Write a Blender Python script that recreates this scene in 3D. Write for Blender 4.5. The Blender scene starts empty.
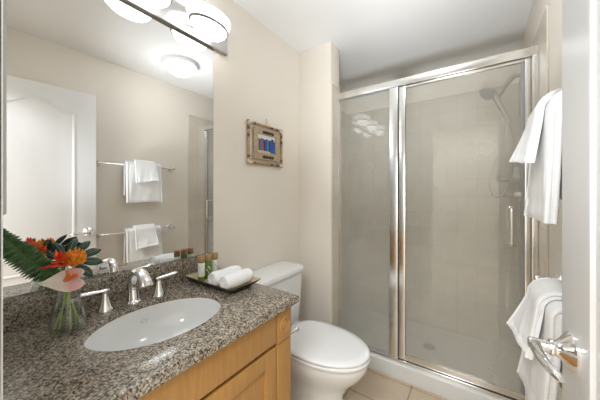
import bpy, bmesh, math, random
from mathutils import Vector, Matrix
random.seed(7)
PI = math.pi
sc = bpy.context.scene
C = sc.collection

# ------------------------------------------------------------------ camera, world, exposure
cam_d = bpy.data.cameras.new('camera'); cam = bpy.data.objects.new('camera', cam_d); C.objects.link(cam)
cam_d.sensor_width = 36; cam_d.lens = 257/600*36; cam_d.shift_y = -7/600; cam_d.clip_start = 0.01
cam.location = (0, 0, 1.27); cam.rotation_euler = (PI/2, 0, math.atan(179/257))
sc.camera = cam
w = bpy.data.worlds.new('world'); sc.world = w; w.use_nodes = True
bg = w.node_tree.nodes['Background']; bg.inputs[0].default_value = (1.0, 0.985, 0.96, 1); bg.inputs[1].default_value = 1.0
sc.view_settings.view_transform = 'Standard'; sc.view_settings.look = 'None'
sc.view_settings.exposure = 1.13; sc.view_settings.gamma = 1.0; sc.view_settings.use_curve_mapping = False
ROOM_LAMP = 7.0        # emission of the ceiling dome
VANITY_LAMP = 2.6      # emission of the vanity shades
# added, unseen fill light by the hallway ceiling, shining in through the doorway
hl_d = bpy.data.lights.new('hallway_fill_light', 'AREA'); hl_d.shape = 'RECTANGLE'; hl_d.size = 1.2; hl_d.size_y = 0.7; hl_d.energy = 38; hl_d.color = (0.90, 0.955, 1.0)
hl = bpy.data.objects.new('hallway_fill_light', hl_d); C.objects.link(hl); hl.location = (-0.1, -0.95, 2.445)

# the photographer's flash, held at waist height and bounced off the ceiling
fl_d = bpy.data.lights.new('bounce_flash', 'AREA'); fl_d.shape = 'DISK'; fl_d.size = 0.3; fl_d.energy = 2.15; fl_d.color = (0.90, 0.955, 1.0); fl_d.spread = math.radians(66)
fl = bpy.data.objects.new('bounce_flash', fl_d); C.objects.link(fl); fl.location = (-0.15, 0.15, 0.95)
fl.rotation_euler = (Vector((-0.45, 1.95, 2.414))-fl.location).to_track_quat('-Z', 'Y').to_euler()

# ------------------------------------------------------------------ constants of the room
XL, XR = -1.2, 0.265
YF, YS, YB = 0.053, 1.84, 2.66       # front wall face, shower front plane, shower back wall
ZC = 2.414
ZCT = 0.845                          # counter top

# ------------------------------------------------------------------ materials
MATS = {}
def nodes(name):
    m = bpy.data.materials.new(name); m.use_nodes = True
    nt = m.node_tree; return m, nt, nt.nodes['Principled BSDF']
def N(nt, t, **kw):
    n = nt.nodes.new(t)
    for k, v in kw.items(): setattr(n, k, v)
    return n
def objcoord(nt, scale=(1, 1, 1)):
    tc = N(nt, 'ShaderNodeTexCoord'); mp = N(nt, 'ShaderNodeMapping'); mp.inputs['Scale'].default_value = scale
    nt.links.new(tc.outputs['Object'], mp.inputs['Vector']); return mp.outputs[0]
def ramp(nt, src, stops):
    r = N(nt, 'ShaderNodeValToRGB'); e = r.color_ramp.elements
    while len(e) < len(stops): e.new(0.5)
    for el, (p, c) in zip(e, stops): el.position = p; el.color = (*c, 1)
    nt.links.new(src, r.inputs[0]); return r.outputs[0]
def bumpit(nt, b, src, strength, dist=0.002):
    bp = N(nt, 'ShaderNodeBump'); bp.inputs['Strength'].default_value = strength; bp.inputs['Distance'].default_value = dist
    nt.links.new(src, bp.inputs['Height']); nt.links.new(bp.outputs[0], b.inputs['Normal'])
def noise(nt, vec, scale, detail=3):
    n = N(nt, 'ShaderNodeTexNoise'); n.inputs['Scale'].default_value = scale; n.inputs['Detail'].default_value = detail
    nt.links.new(vec, n.inputs['Vector']); return n.outputs[0]
def simple(name, col, rough=0.5, metal=0.0, var=0.0, vscale=20, vstretch=(1, 1, 1), bump=0, bscale=200, spec=None, sub=0, coat=0):
    m, nt, b = nodes(name)
    b.inputs['Roughness'].default_value = rough; b.inputs['Metallic'].default_value = metal
    if spec is not None: b.inputs['Specular IOR Level'].default_value = spec
    if coat: b.inputs['Coat Weight'].default_value = coat; b.inputs['Coat Roughness'].default_value = 0.08
    vec = objcoord(nt, vstretch)
    lo = tuple(max(0, c*(1-var)) for c in col); hi = tuple(min(1, c*(1+var)) for c in col)
    nt.links.new(ramp(nt, noise(nt, vec, vscale), [(0.3, lo), (0.7, hi)]), b.inputs['Base Color'])
    if bump: bumpit(nt, b, noise(nt, vec, bscale, 2), bump)
    MATS[name] = m; return m
simple('wall_paint', (0.85, 0.79, 0.705), 0.55, var=0.015, vscale=3, bump=0.05, bscale=150)
simple('ceiling_paint', (0.89, 0.89, 0.885), 0.7, var=0.01, vscale=3)
simple('white_gloss', (0.82, 0.82, 0.82), 0.28, var=0.01, vscale=3)
simple('trim_paint', (0.80, 0.79, 0.77), 0.35, var=0.01, vscale=3)
simple('porcelain', (0.87, 0.87, 0.86), 0.08, var=0.005, coat=0.3)
simple('seat_plastic', (0.88, 0.88, 0.875), 0.16, var=0.005)
simple('acrylic', (0.72, 0.715, 0.69), 0.25, var=0.01)
simple('chrome', (0.86, 0.86, 0.87), 0.06, 1.0, var=0.01)
simple('nickel', (0.70, 0.67, 0.63), 0.2, 1.0, var=0.02)
simple('bright_metal', (0.88, 0.88, 0.87), 0.22, 1.0, var=0.02)
simple('brushed_steel', (0.50, 0.47, 0.43), 0.28, 1.0, var=0.04)
simple('ring_metal', (0.20, 0.19, 0.175), 0.4, 0.6, var=0.04)
simple('reflection_dark_metal', (0.45, 0.43, 0.40), 0.35, 1.0, var=0.03)  # darker than the plate, to colour in its underside's dark reflection
simple('satin_metal', (0.62, 0.61, 0.60), 0.3, 1.0, var=0.02)
simple('grey_seal', (0.30, 0.31, 0.32), 0.4, var=0.05)
simple('black_seal', (0.05, 0.045, 0.04), 0.5, var=0.05)
simple('towel', (0.90, 0.90, 0.895), 0.95, var=0.02, vscale=120, bump=0.5, bscale=420, spec=0.1)
simple('towel_soft', (0.90, 0.90, 0.90), 0.95, var=0.02, vscale=120, bump=0.3, bscale=500, spec=0.1)
simple('maple', (0.47, 0.25, 0.078), 0.38, var=0.09, vscale=14, vstretch=(6, 6, 0.7), coat=0.15)
simple('maple_dark', (0.43, 0.22, 0.065), 0.45, var=0.08, vscale=14, vstretch=(6, 6, 0.7))
simple('cabinet_inside', (0.10, 0.06, 0.03), 0.8, var=0.05)
simple('fern', (0.06, 0.135, 0.045), 0.45, var=0.35, vscale=60)
simple('fern_stem', (0.13, 0.19, 0.05), 0.5, var=0.1)
simple('monstera', (0.018, 0.055, 0.03), 0.25, var=0.35, vscale=45)
simple('leaf_vein', (0.16, 0.24, 0.17), 0.4, var=0.1)
simple('stem', (0.42, 0.52, 0.12), 0.4, var=0.15, vscale=40)
simple('red_petal', (0.72, 0.035, 0.02), 0.4, var=0.25, vscale=50)
simple('orange_red', (0.80, 0.13, 0.02), 0.4, var=0.25, vscale=60)
simple('orange_petal', (0.90, 0.30, 0.015), 0.4, var=0.25, vscale=80)
simple('yellow_petal', (0.92, 0.50, 0.03), 0.4, var=0.15, vscale=60)
simple('spadix', (0.86, 0.22, 0.06), 0.5, var=0.15, vscale=200, bump=0.4, bscale=600)
simple('bamboo', (0.42, 0.27, 0.13), 0.45, var=0.35, vscale=28)
simple('bamboo_node', (0.72, 0.63, 0.47), 0.6, var=0.2, vscale=60)
simple('dark_bamboo', (0.11, 0.05, 0.02), 0.5, var=0.3, vscale=40)
simple('raffia', (0.47, 0.37, 0.24), 0.85, var=0.3, vscale=130, bump=0.5, bscale=260)
simple('carved_wood', (0.06, 0.03, 0.015), 0.6, var=0.3, vscale=90)
simple('string', (0.55, 0.48, 0.38), 0.9, var=0.1)
simple('paint_white', (0.80, 0.81, 0.80), 0.7, var=0.04)
simple('paint_blue', (0.02, 0.10, 0.46), 0.6, var=0.25, vscale=60)
simple('paint_navy', (0.015, 0.03, 0.12), 0.6, var=0.2, vscale=60)
simple('paint_red', (0.52, 0.04, 0.03), 0.6, var=0.2, vscale=60)
simple('paint_ochre', (0.50, 0.30, 0.05), 0.6, var=0.2, vscale=60)
simple('paint_teal', (0.08, 0.25, 0.30), 0.6, var=0.2, vscale=60)
simple('paint_sand', (0.60, 0.50, 0.34), 0.7, var=0.1, vscale=60)
simple('tray_outside', (0.035, 0.022, 0.012), 0.3, var=0.3, vscale=60)
simple('tray_inside', (0.56, 0.47, 0.29), 0.35, var=0.18, vscale=50)
simple('cork_cap', (0.42, 0.25, 0.12), 0.5, var=0.15, vscale=90)
simple('green_liquid', (0.13, 0.20, 0.03), 0.12, var=0.15, vscale=50)
simple('label_green', (0.10, 0.22, 0.05), 0.6, var=0.3, vscale=120)
simple('label_paper', (0.78, 0.80, 0.76), 0.6, var=0.02)
simple('logo_grey', (0.50, 0.51, 0.52), 0.4, var=0.02)
simple('grey_panel', (0.58, 0.58, 0.58), 0.5, var=0.02)
simple('rubber', (0.6, 0.6, 0.58), 0.6, var=0.05)

def emis(name, col, strength, base=(0.9, 0.9, 0.9)):
    m, nt, b = nodes(name); b.inputs['Base Color'].default_value = (*base, 1); b.inputs['Roughness'].default_value = 0.3
    vec = objcoord(nt); c = ramp(nt, noise(nt, vec, 6), [(0.3, tuple(x*0.98 for x in col)), (0.7, col)])
    nt.links.new(c, b.inputs['Emission Color']); b.inputs['Emission Strength'].default_value = strength
    MATS[name] = m
emis('lit_dome', (0.93, 0.97, 1.0), ROOM_LAMP)
emis('lit_shade', (0.93, 0.97, 1.0), VANITY_LAMP)
emis('lit_shade_rim', (0.93, 0.97, 1.0), VANITY_LAMP*0.6)

def granite():
    m, nt, b = nodes('granite'); vec = objcoord(nt)
    def vor(scale):
        v = N(nt, 'ShaderNodeTexVoronoi'); v.inputs['Scale'].default_value = scale
        nt.links.new(vec, v.inputs['Vector']); s = N(nt, 'ShaderNodeSeparateColor'); nt.links.new(v.outputs['Color'], s.inputs[0]); return s.outputs[0]
    fine = ramp(nt, vor(260), [(0.0, (0.012, 0.010, 0.008)), (0.26, (0.045, 0.036, 0.026)), (0.42, (0.21, 0.165, 0.122)), (0.72, (0.40, 0.345, 0.27)), (1.0, (0.64, 0.57, 0.465))])
    coarse = ramp(nt, vor(120), [(0.0, (0.025, 0.02, 0.018)), (0.3, (0.14, 0.10, 0.075)), (0.7, (0.36, 0.315, 0.25)), (1.0, (0.55, 0.49, 0.42))])
    mx = N(nt, 'ShaderNodeMix', data_type='RGBA'); mx.inputs[0].default_value = 0.34
    nt.links.new(fine, mx.inputs[6]); nt.links.new(coarse, mx.inputs[7]); nt.links.new(mx.outputs[2], b.inputs['Base Color'])
    b.inputs['Roughness'].default_value = 0.17
    MATS['granite'] = m
granite()

def tile(name, axes, size, col, grout, rough, off=(0, 0), var=0.04, mortar=0.003):
    m, nt, b = nodes(name)
    tc = N(nt, 'ShaderNodeTexCoord'); sp = N(nt, 'ShaderNodeSeparateXYZ'); cb = N(nt, 'ShaderNodeCombineXYZ')
    nt.links.new(tc.outputs['Object'], sp.inputs[0])
    for k, a in enumerate(axes):
        ad = N(nt, 'ShaderNodeMath', operation='ADD'); ad.inputs[1].default_value = off[k]
        nt.links.new(sp.outputs[a], ad.inputs[0]); nt.links.new(ad.outputs[0], cb.inputs[k])
    br = N(nt, 'ShaderNodeTexBrick'); br.offset = 0.0; br.squash = 1.0
    br.inputs['Scale'].default_value = 1.0; br.inputs['Brick Width'].default_value = size; br.inputs['Row Height'].default_value = size
    br.inputs['Mortar Size'].default_value = mortar; br.inputs['Mortar Smooth'].default_value = 0.2
    br.inputs['Color1'].default_value = (*col, 1); br.inputs['Color2'].default_value = (*[c*(1-var) for c in col], 1); br.inputs['Mortar'].default_value = (*grout, 1)
    nt.links.new(cb.outputs[0], br.inputs['Vector'])
    nz = ramp(nt, noise(nt, tc.outputs['Object'], 5, 5), [(0.3, (0.90, 0.89, 0.87)), (0.7, (1.0, 1.0, 1.0))])
    mx = N(nt, 'ShaderNodeMix', data_type='RGBA', blend_type='MULTIPLY'); mx.inputs[0].default_value = 1
    nt.links.new(br.outputs['Color'], mx.inputs[6]); nt.links.new(nz, mx.inputs[7]); nt.links.new(mx.outputs[2], b.inputs['Base Color'])
    iv = N(nt, 'ShaderNodeMath', operation='SUBTRACT'); iv.inputs[0].default_value = 1.0; nt.links.new(br.outputs['Fac'], iv.inputs[1])
    bumpit(nt, b, iv.outputs[0], 0.4, 0.001)
    b.inputs['Roughness'].default_value = rough
    MATS[name] = m
tile('shower_tile_x', ('X', 'Z'), 0.15, (0.70, 0.635, 0.55), (0.595, 0.535, 0.455), 0.25, off=(0.308, 0.11), mortar=0.004)
tile('shower_tile_y', ('Y', 'Z'), 0.15, (0.72, 0.655, 0.57), (0.64, 0.57, 0.465), 0.25, off=(0.06, 0.11))
tile('floor_tile', ('X', 'Y'), 0.33, (0.62, 0.50, 0.37), (0.36, 0.28, 0.21), 0.35, off=(0.36, 0.10), mortar=0.005)

def glassy(name, tint, haze, hazecol, gloss_ior=1.45, stain=0.0, edge=4.5):
    m = bpy.data.materials.new(name); m.use_nodes = True; nt = m.node_tree; nt.nodes.clear()
    out = N(nt, 'ShaderNodeOutputMaterial'); tr = N(nt, 'ShaderNodeBsdfTransparent'); tr.inputs[0].default_value = (*tint, 1)
    gl = N(nt, 'ShaderNodeBsdfGlossy'); gl.inputs['Roughness'].default_value = 0.02; gl.inputs[0].default_value = (0.95, 0.95, 0.95, 1)
    lw = N(nt, 'ShaderNodeLayerWeight'); lw.inputs[0].default_value = 0.5
    pw = N(nt, 'ShaderNodeMath', operation='POWER'); pw.inputs[1].default_value = edge; nt.links.new(lw.outputs['Facing'], pw.inputs[0])
    fr = N(nt, 'ShaderNodeMath', operation='MULTIPLY_ADD'); fr.inputs[1].default_value = 0.9; fr.inputs[2].default_value = (gloss_ior-1)**2/(gloss_ior+1)**2; nt.links.new(pw.outputs[0], fr.inputs[0])
    surf = tr.outputs[0]
    if haze > 0:
        df = N(nt, 'ShaderNodeBsdfDiffuse'); df.inputs[0].default_value = (*hazecol, 1)
        tl = N(nt, 'ShaderNodeBsdfTranslucent'); tl.inputs[0].default_value = (*hazecol, 1)
        ms = N(nt, 'ShaderNodeMixShader'); ms.inputs[0].default_value = 0.35; nt.links.new(df.outputs[0], ms.inputs[1]); nt.links.new(tl.outputs[0], ms.inputs[2])
        mh = N(nt, 'ShaderNodeMixShader'); mh.inputs[0].default_value = haze
        if stain:
            vec = objcoord(nt, (1.0, 1.0, 0.7)); nz = noise(nt, vec, 2.6, 5)
            mr = N(nt, 'ShaderNodeMapRange'); mr.inputs[1].default_value = 0.35; mr.inputs[2].default_value = 0.7
            mr.inputs[3].default_value = haze-stain; mr.inputs[4].default_value = haze+stain
            nt.links.new(nz, mr.inputs[0])
            # soap film: thin near the top of the panes, thicker over the splashed part
            sp = N(nt, 'ShaderNodeSeparateXYZ'); nt.links.new(vec, sp.inputs[0]); fz = N(nt, 'ShaderNodeMapRange', interpolation_type='SMOOTHSTEP')
            fz.inputs[1].default_value = 1.85*0.7; fz.inputs[2].default_value = 1.3*0.7; fz.inputs[3].default_value = 0.45; fz.inputs[4].default_value = 1.0
            nt.links.new(sp.outputs['Z'], fz.inputs[0]); mm = N(nt, 'ShaderNodeMath', operation='MULTIPLY')
            nt.links.new(mr.outputs[0], mm.inputs[0]); nt.links.new(fz.outputs[0], mm.inputs[1]); nt.links.new(mm.outputs[0], mh.inputs[0])
        nt.links.new(surf, mh.inputs[1]); nt.links.new(ms.outputs[0], mh.inputs[2]); surf = mh.outputs[0]
    mg = N(nt, 'ShaderNodeMixShader'); nt.links.new(fr.outputs[0], mg.inputs[0]); nt.links.new(surf, mg.inputs[1]); nt.links.new(gl.outputs[0], mg.inputs[2])
    nt.links.new(mg.outputs[0], out.inputs[0]); MATS[name] = m
glassy('shower_glass', (0.985, 0.99, 0.98), 0.27, (0.84, 0.82, 0.75), stain=0.06)
glassy('clear_glass', (0.95, 0.965, 0.955), 0, None, 1.5, edge=2.6)
glassy('water', (0.95, 0.965, 0.94), 0, None, 1.2)
m_, nt_, b_ = nodes('mirror_silver'); b_.inputs['Metallic'].default_value = 1; b_.inputs['Roughness'].default_value = 0.0
v_ = objcoord(nt_); nt_.links.new(ramp(nt_, noise(nt_, v_, 2), [(0.3, (0.92, 0.925, 0.92)), (0.7, (0.925, 0.93, 0.925))]), b_.inputs['Base Color']); MATS['mirror_silver'] = m_
# the flower spathe: cream at the rim, pink at the heart
m_, nt_, b_ = nodes('spathe'); b_.inputs['Roughness'].default_value = 0.3
tc_ = N(nt_, 'ShaderNodeTexCoord'); sp_ = N(nt_, 'ShaderNodeSeparateXYZ'); nt_.links.new(tc_.outputs['Object'], sp_.inputs[0])
ad_ = N(nt_, 'ShaderNodeMath', operation='MULTIPLY_ADD'); ad_.inputs[1].default_value = 0.03; nt_.links.new(noise(nt_, tc_.outputs['Object'], 45, 2), ad_.inputs[0]); nt_.links.new(sp_.outputs['Y'], ad_.inputs[2])
mr_ = N(nt_, 'ShaderNodeMapRange'); mr_.inputs[1].default_value = -0.05; mr_.inputs[2].default_value = 0.05; nt_.links.new(ad_.outputs[0], mr_.inputs[0])
nt_.links.new(ramp(nt_, mr_.outputs[0], [(0.15, (0.88, 0.83, 0.70)), (0.45, (0.88, 0.76, 0.67)), (0.62, (0.82, 0.42, 0.40)), (0.85, (0.84, 0.58, 0.55))]), b_.inputs['Base Color']); MATS['spathe'] = m_

# ------------------------------------------------------------------ mesh builder
class B:
    def __init__(s): s.v = []; s.f = []; s.fm = []; s.mi = 0
    def add(s, vs, fs):
        o = len(s.v); s.v += [Vector(p) for p in vs]
        for f in fs: s.f.append([i+o for i in f]); s.fm.append(s.mi)
        return s
    def box(s, x0, x1, y0, y1, z0, z1, bev=0.0, seg=2, M=None):
        bm = bmesh.new(); bmesh.ops.create_cube(bm, size=1)
        for v in bm.verts: v.co = Vector(((x0+x1)/2+v.co.x*(x1-x0), (y0+y1)/2+v.co.y*(y1-y0), (z0+z1)/2+v.co.z*(z1-z0)))
        if bev: bmesh.ops.bevel(bm, geom=bm.edges[:], offset=bev, segments=seg, affect='EDGES', profile=0.6)
        bm.verts.index_update()
        s.add([(M @ v.co) if M else v.co.copy() for v in bm.verts], [[v.index for v in f.verts] for f in bm.faces]); bm.free(); return s
    def loft(s, rings, cap0=True, cap1=True, closed=True):
        n = len(rings[0]); vs = [p for r in rings for p in r]; fs = []
        for i in range(len(rings)-1):
            for j in range(n if closed else n-1):
                k = (j+1) % n; fs.append([i*n+j, i*n+k, (i+1)*n+k, (i+1)*n+j])
        if cap0: fs.append(list(range(n))[::-1])
        if cap1: fs.append([(len(rings)-1)*n+j for j in range(n)])
        return s.add(vs, fs)
    def tube(s, pts, rad, n=12, cap=True, flat=None, up=None):
        pts = [Vector(p) for p in pts]; m = len(pts)
        rad = rad if isinstance(rad, (list, tuple)) else [rad]*m
        rings = []; pn = None
        for i, p in enumerate(pts):
            t = (pts[min(i+1, m-1)]-pts[max(i-1, 0)]).normalized()
            if pn is None:
                a = Vector(up) if up else (Vector((0, 0, 1)) if abs(t.z) < 0.9 else Vector((1, 0, 0)))
                pn = (a-t*a.dot(t)).normalized()
            else: pn = (pn-t*pn.dot(t)).normalized()
            bn = t.cross(pn); fl = flat[i] if flat else 1.0
            rings.append([p+pn*math.cos(q)*rad[i]*fl+bn*math.sin(q)*rad[i] for q in (2*PI*j/n for j in range(n))])
        return s.loft(rings, cap, cap)
    def lathe(s, prof, c=(0, 0, 0), n=28, M=None, sx=1, sy=1):
        c = Vector(c); rings = []
        for r, z in prof:
            ring = []
            for j in range(n):
                q = 2*PI*j/n; p = Vector((r*math.cos(q)*sx, r*math.sin(q)*sy, z)); ring.append((M @ p if M else p)+c)
            rings.append(ring)
        return s.loft(rings, prof[0][0] > 1e-5, prof[-1][0] > 1e-5)
    def grid(s, fn, nu, nv):
        vs = [fn(i/(nu-1), j/(nv-1)) for i in range(nu) for j in range(nv)]
        return s.add(vs, [[i*nv+j, (i+1)*nv+j, (i+1)*nv+j+1, i*nv+j+1] for i in range(nu-1) for j in range(nv-1)])
    def build(s, name, mat, parent=None, loc=None, smooth=35, solid=0, mats=None):
        M = Matrix.Identity(4); loc = Vector(loc) if loc else None
        inv = XF[parent.name].inverted() if parent else (Matrix.Translation(-loc) if loc else M)
        me = bpy.data.meshes.new(name); me.from_pydata([inv @ p for p in s.v], [], s.f); me.update()
        bm = bmesh.new(); bm.from_mesh(me); bmesh.ops.remove_doubles(bm, verts=bm.verts, dist=1e-6)
        bmesh.ops.recalc_face_normals(bm, faces=bm.faces); bm.to_mesh(me); bm.free()
        for mm in ([mat]+(mats or [])): me.materials.append(MATS[mm])
        if mats and len(me.polygons) == len(s.fm):
            for p, i in zip(me.polygons, s.fm): p.material_index = i
        for p in me.polygons: p.use_smooth = True
        me.set_sharp_from_angle(angle=math.radians(smooth))
        o = bpy.data.objects.new(name, me); C.objects.link(o)
        if parent: o.parent = parent; XF[o.name] = XF[parent.name].copy()
        elif loc: o.location = loc; XF[o.name] = Matrix.Translation(loc)
        else: XF[o.name] = M
        if solid:
            md = o.modifiers.new('thickness', 'SOLIDIFY'); md.thickness = solid; md.offset = 0
        return o
XF = {}
def tag(o, label, cat, group=None):
    o['label'] = label; o['category'] = cat
    if group: o['group'] = group
    return o
def thing(name, loc, label, cat, group=None, rotz=0):
    o = bpy.data.objects.new(name, None); C.objects.link(o); o.empty_display_size = 0.05
    o.location = loc; o.rotation_euler = (0, 0, rotz)
    XF[o.name] = Matrix.Translation(Vector(loc)) @ Matrix.Rotation(rotz, 4, 'Z')
    return tag(o, label, cat, group)
def struct(name, b, mat, mats=None, smooth=35):
    o = b.build(name, mat, smooth=smooth, mats=mats); o['kind'] = 'structure'; return o
def copy_thing(o, loc, rotz, label, group=None):
    r = o.copy(); C.objects.link(r); r.location = loc; r.rotation_euler = (0, 0, rotz); r['label'] = label
    if group: r['group'] = group
    for ch in list(o.children):
        c = ch.copy(); C.objects.link(c); c.parent = r
        for g in list(ch.children):
            d = g.copy(); C.objects.link(d); d.parent = c
    return r
def arc(c, r, a0, a1, n, ex, ey):
    c = Vector(c); ex = Vector(ex); ey = Vector(ey)
    return [c+ex*r*math.cos(a0+(a1-a0)*i/(n-1))+ey*r*math.sin(a0+(a1-a0)*i/(n-1)) for i in range(n)]
def smoothpath(pts, n=24):
    P = [Vector(p) for p in pts]; P = [2*P[0]-P[1]]+P+[2*P[-1]-P[-2]]; out = []
    segs = len(P)-3
    for i in range(n):
        t = i/(n-1)*segs; k = min(int(t), segs-1); u = t-k; a, b, c, d = P[k:k+4]
        out.append(0.5*((2*b)+(c-a)*u+(2*a-5*b+4*c-d)*u*u+(3*b-a-3*c+d)*u**3))
    return out

# ------------------------------------------------------------------ the setting
T = 0.1
struct('floor', B().box(XL-T, XR+T, -0.07, YB+T, -0.08, 0.0), 'floor_tile')
struct('ceiling', B().box(XL-T, XR+T, -0.07, YB+T, ZC, ZC+0.08), 'ceiling_paint')
struct('wall_left', B().box(XL-T, XL, -0.07, YB+T, 0, ZC), 'wall_paint')
struct('wall_right', B().box(XR, XR+T, -0.07, YB+T, 0, ZC), 'wall_paint')
struct('wall_back', B().box(XL, XR, YB, YB+T, 0, ZC), 'wall_paint')
fw = B(); fw.box(XL, -0.515, -0.07, YF, 0, ZC); fw.box(-0.515, XR, -0.07, YF, 2.10, ZC)
struct('wall_front', fw, 'wall_paint')
struct('wall_partition', B().box(XL, -0.915, 1.72, 1.862, 0, ZC, 0.004, 2), 'wall_paint')
TT = 2.14
struct('wall_shower_back_tile', B().box(XL+0.008, XR-0.008, YB-0.008, YB, 0.0, TT), 'shower_tile_x')
struct('wall_shower_left_tile', B().box(XL, XL+0.008, 1.862, YB, 0.0, TT), 'shower_tile_y')
struct('wall_shower_right_tile', B().box(XR-0.008, XR, 1.63, YB-0.008, 0.0, TT, 0.002, 1), 'shower_tile_y')
struct('wall_partition_tile', B().box(-0.915, -0.909, 1.735, 1.862, 0.0, TT-0.04), 'shower_tile_y')
struct('floor_hallway', B().box(-1.6, 1.6, -1.9, -0.0705, -0.08, 0.0), 'floor_tile')
struct('ceiling_hallway', B().box(-1.6, 1.6, -1.9, -0.0705, 2.46, 2.54), 'ceiling_paint')
struct('wall_hallway_back', B().box(-1.6, 1.6, -2.0, -1.9, 0, 2.46), 'wall_paint')
struct('wall_hallway_left', B().box(-1.7, -1.6, -1.9, -0.0705, 0, 2.46), 'wall_paint')
struct('wall_hallway_right', B().box(1.6, 1.7, -1.9, -0.0705, 0, 2.46), 'wall_paint')
struct('wall_hallway_front', B().box(XR+T+0.0005, 1.6, -0.0705, -0.02, 0, 2.46), 'wall_paint')
struct('wall_hallway_corner', B().box(-1.6, XL-T-0.0005, -0.0705, -0.02, 0, 2.46), 'wall_paint')
# curb and pan
struct('trim_1', B().box(-0.909, XR-0.008, 1.80, 1.90, 0, 0.112, 0.008, 3), 'acrylic')            # shower curb
struct('floor_shower_pan', B().box(XL+0.008, XR-0.008, 1.90, YB-0.008, 0.0, 0.03), 'acrylic')
struct('baseboard_shower', B().box(-0.909, XR-0.008, 1.788, 1.80, 0, 0.014, 0.003, 2), 'floor_tile')
struct('baseboard_partition', B().box(XL, -0.915, 1.708, 1.72, 0, 0.085, 0.003, 2), 'trim_paint')
# doorway casing
jb = B(); jb.box(-0.515, -0.5, -0.085, YF, 0, 2.10, 0.003, 2); jb.box(-0.5, XR, -0.085, YF, 2.085, 2.10, 0.003, 2)
struct('trim_2', jb, 'trim_paint')

# the open door, hung on the right
HX, HY_, FX, FY = 0.205, 0.09, 0.143, 0.761
DL = math.hypot(FX-HX, FY-HY_)
dang = math.atan2(FY-HY_, FX-HX)
door = bpy.data.objects.new('door_1', None); C.objects.link(door); door.location = (HX, HY_, 0); door.rotation_euler = (0, 0, dang)
door['kind'] = 'structure'
XF[door.name] = Matrix.Translation((HX, HY_, 0)) @ Matrix.Rotation(dang, 4, 'Z')
DM = XF[door.name]
def DP(s, n, z): return DM @ Vector((s, n, z))       # along the door, out of its face (towards the room), up
def dbox(b, s0, s1, n0, n1, z0, z1, bev=0): return b.box(s0, s1, n0, n1, z0, z1, bev, 2, DM)
slab = B(); dbox(slab, 0, DL, -0.035, 0, 0.012, 2.055, 0.003); slab.build('door_slab', 'white_gloss', door)
def outline(s0, s1, z0, z1, arch, inset=0.0, n=24):
    s0 += inset; s1 -= inset; z0 += inset; z1 -= inset; pts = [(s0, z0), (s1, z0)]
    if arch:
        for i in range(n+1):
            t = i/n; s = s1+(s0-s1)*t; k = 2*t-1
            pts.append((s, z1-arch+arch*0.5*(1+math.cos(PI*min(1, abs(k)*1.08)))))
    else: pts += [(s1, z1), (s0, z1)]
    return pts
def panel(name, s0, s1, z0, z1, arch):
    b = B()
    prof = [(0, 0.0), (0.005, 0.0045), (0.014, 0.005), (0.022, 0.0005), (0.032, 0.0005), (0.06, 0.004)]
    b.loft([[DP(s, h+0.0005, z) for s, z in outline(s0, s1, z0, z1, arch, ins)] for ins, h in prof], False, True)
    b.build(name, 'white_gloss', door, smooth=25)
panel('upper_panel', 0.115, DL-0.125, 0.80, 1.955, 0.075)
panel('lower_panel', 0.115, DL-0.125, 0.17, 0.715, 0)
# lever
ls, lz = DL-0.05, 0.962
axM = DM @ Matrix.Translation((ls, 0, lz)) @ Matrix.Rotation(-PI/2, 4, 'X')   # local z -> out of the door face
rs = B(); rs.lathe([(0.0355, 0), (0.0355, 0.003), (0.032, 0.007), (0.021, 0.015), (0.0135, 0.024), (0.0125, 0.03)], M=axM)
rose = rs.build('door_rosette', 'chrome', door)
lv = B(); lv.lathe([(0.015, 0.026), (0.016, 0.029), (0.015, 0.032), (0.0115, 0.033), (0.0115, 0.060), (0.010, 0.064), (0, 0.065)], M=axM)
lv.tube(smoothpath([DP(ls+0.004, 0.053, lz), DP(ls-0.03, 0.056, lz), DP(ls-0.075, 0.052, lz-0.002), DP(ls-0.108, 0.045, lz-0.004)], 14),
        [0.0105, 0.0108, 0.0108, 0.0105, 0.010, 0.010, 0.0095, 0.0095, 0.009, 0.009, 0.0085, 0.008, 0.007, 0.004], 12)
lv.build('door_lever', 'chrome', door)
for hz in (0.25, 1.05, 1.85):
    hg = B(); hg.tube([DP(-0.004, 0.002, hz-0.045), DP(-0.004, 0.002, hz+0.045)], 0.006, 10); hg.build('hinge', 'chrome', door)

# ------------------------------------------------------------------ vanity cabinet
CX0, CX1, CY0, CY1, CZ0, CZ1 = XL+0.002, -0.64, 0.056, 0.85, 0.10, ZCT-0.038
van = thing('vanity_cabinet', (-0.9, 0.45, 0), 'honey maple vanity cabinet under the speckled granite worktop', 'cabinet')
bd = B(); bd.box(CX0, CX1-0.02, CY0, CY1, CZ0, CZ1-0.13); bd.box(CX1-0.035, CX1-0.02, CY0, CY1, CZ1-0.13, CZ1)
bd.box(CX0, CX0+0.015, CY0, CY1, CZ1-0.13, CZ1); bd.box(CX0, CX1-0.02, CY1-0.018, CY1, CZ1-0.13, CZ1); bd.box(CX0, CX1-0.02, CY0, CY0+0.018, CZ1-0.13, CZ1)
bd.build('body', 'maple', van)
B().box(CX0, CX1-0.07, CY0, CY1, 0, CZ0).build('toe_kick', 'maple_dark', van)
PY = 0.765
ps = B(); ps.box(CX1-0.02, CX1+0.002, PY, CY1, CZ0, 0.68, 0.002, 2); ps.build('post', 'maple', van)
pb = B(); pb.box(CX1-0.02, CX1+0.004, PY, CY1, 0.684, CZ1, 0.002, 2); blk = pb.build('rosette_block', 'maple', van)
rb = B(); RM = Matrix.Rotation(PI/2, 4, 'Y')
rc = (CX1+0.004, (PY+CY1)/2, 0.684+(CZ1-0.684)/2)
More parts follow.
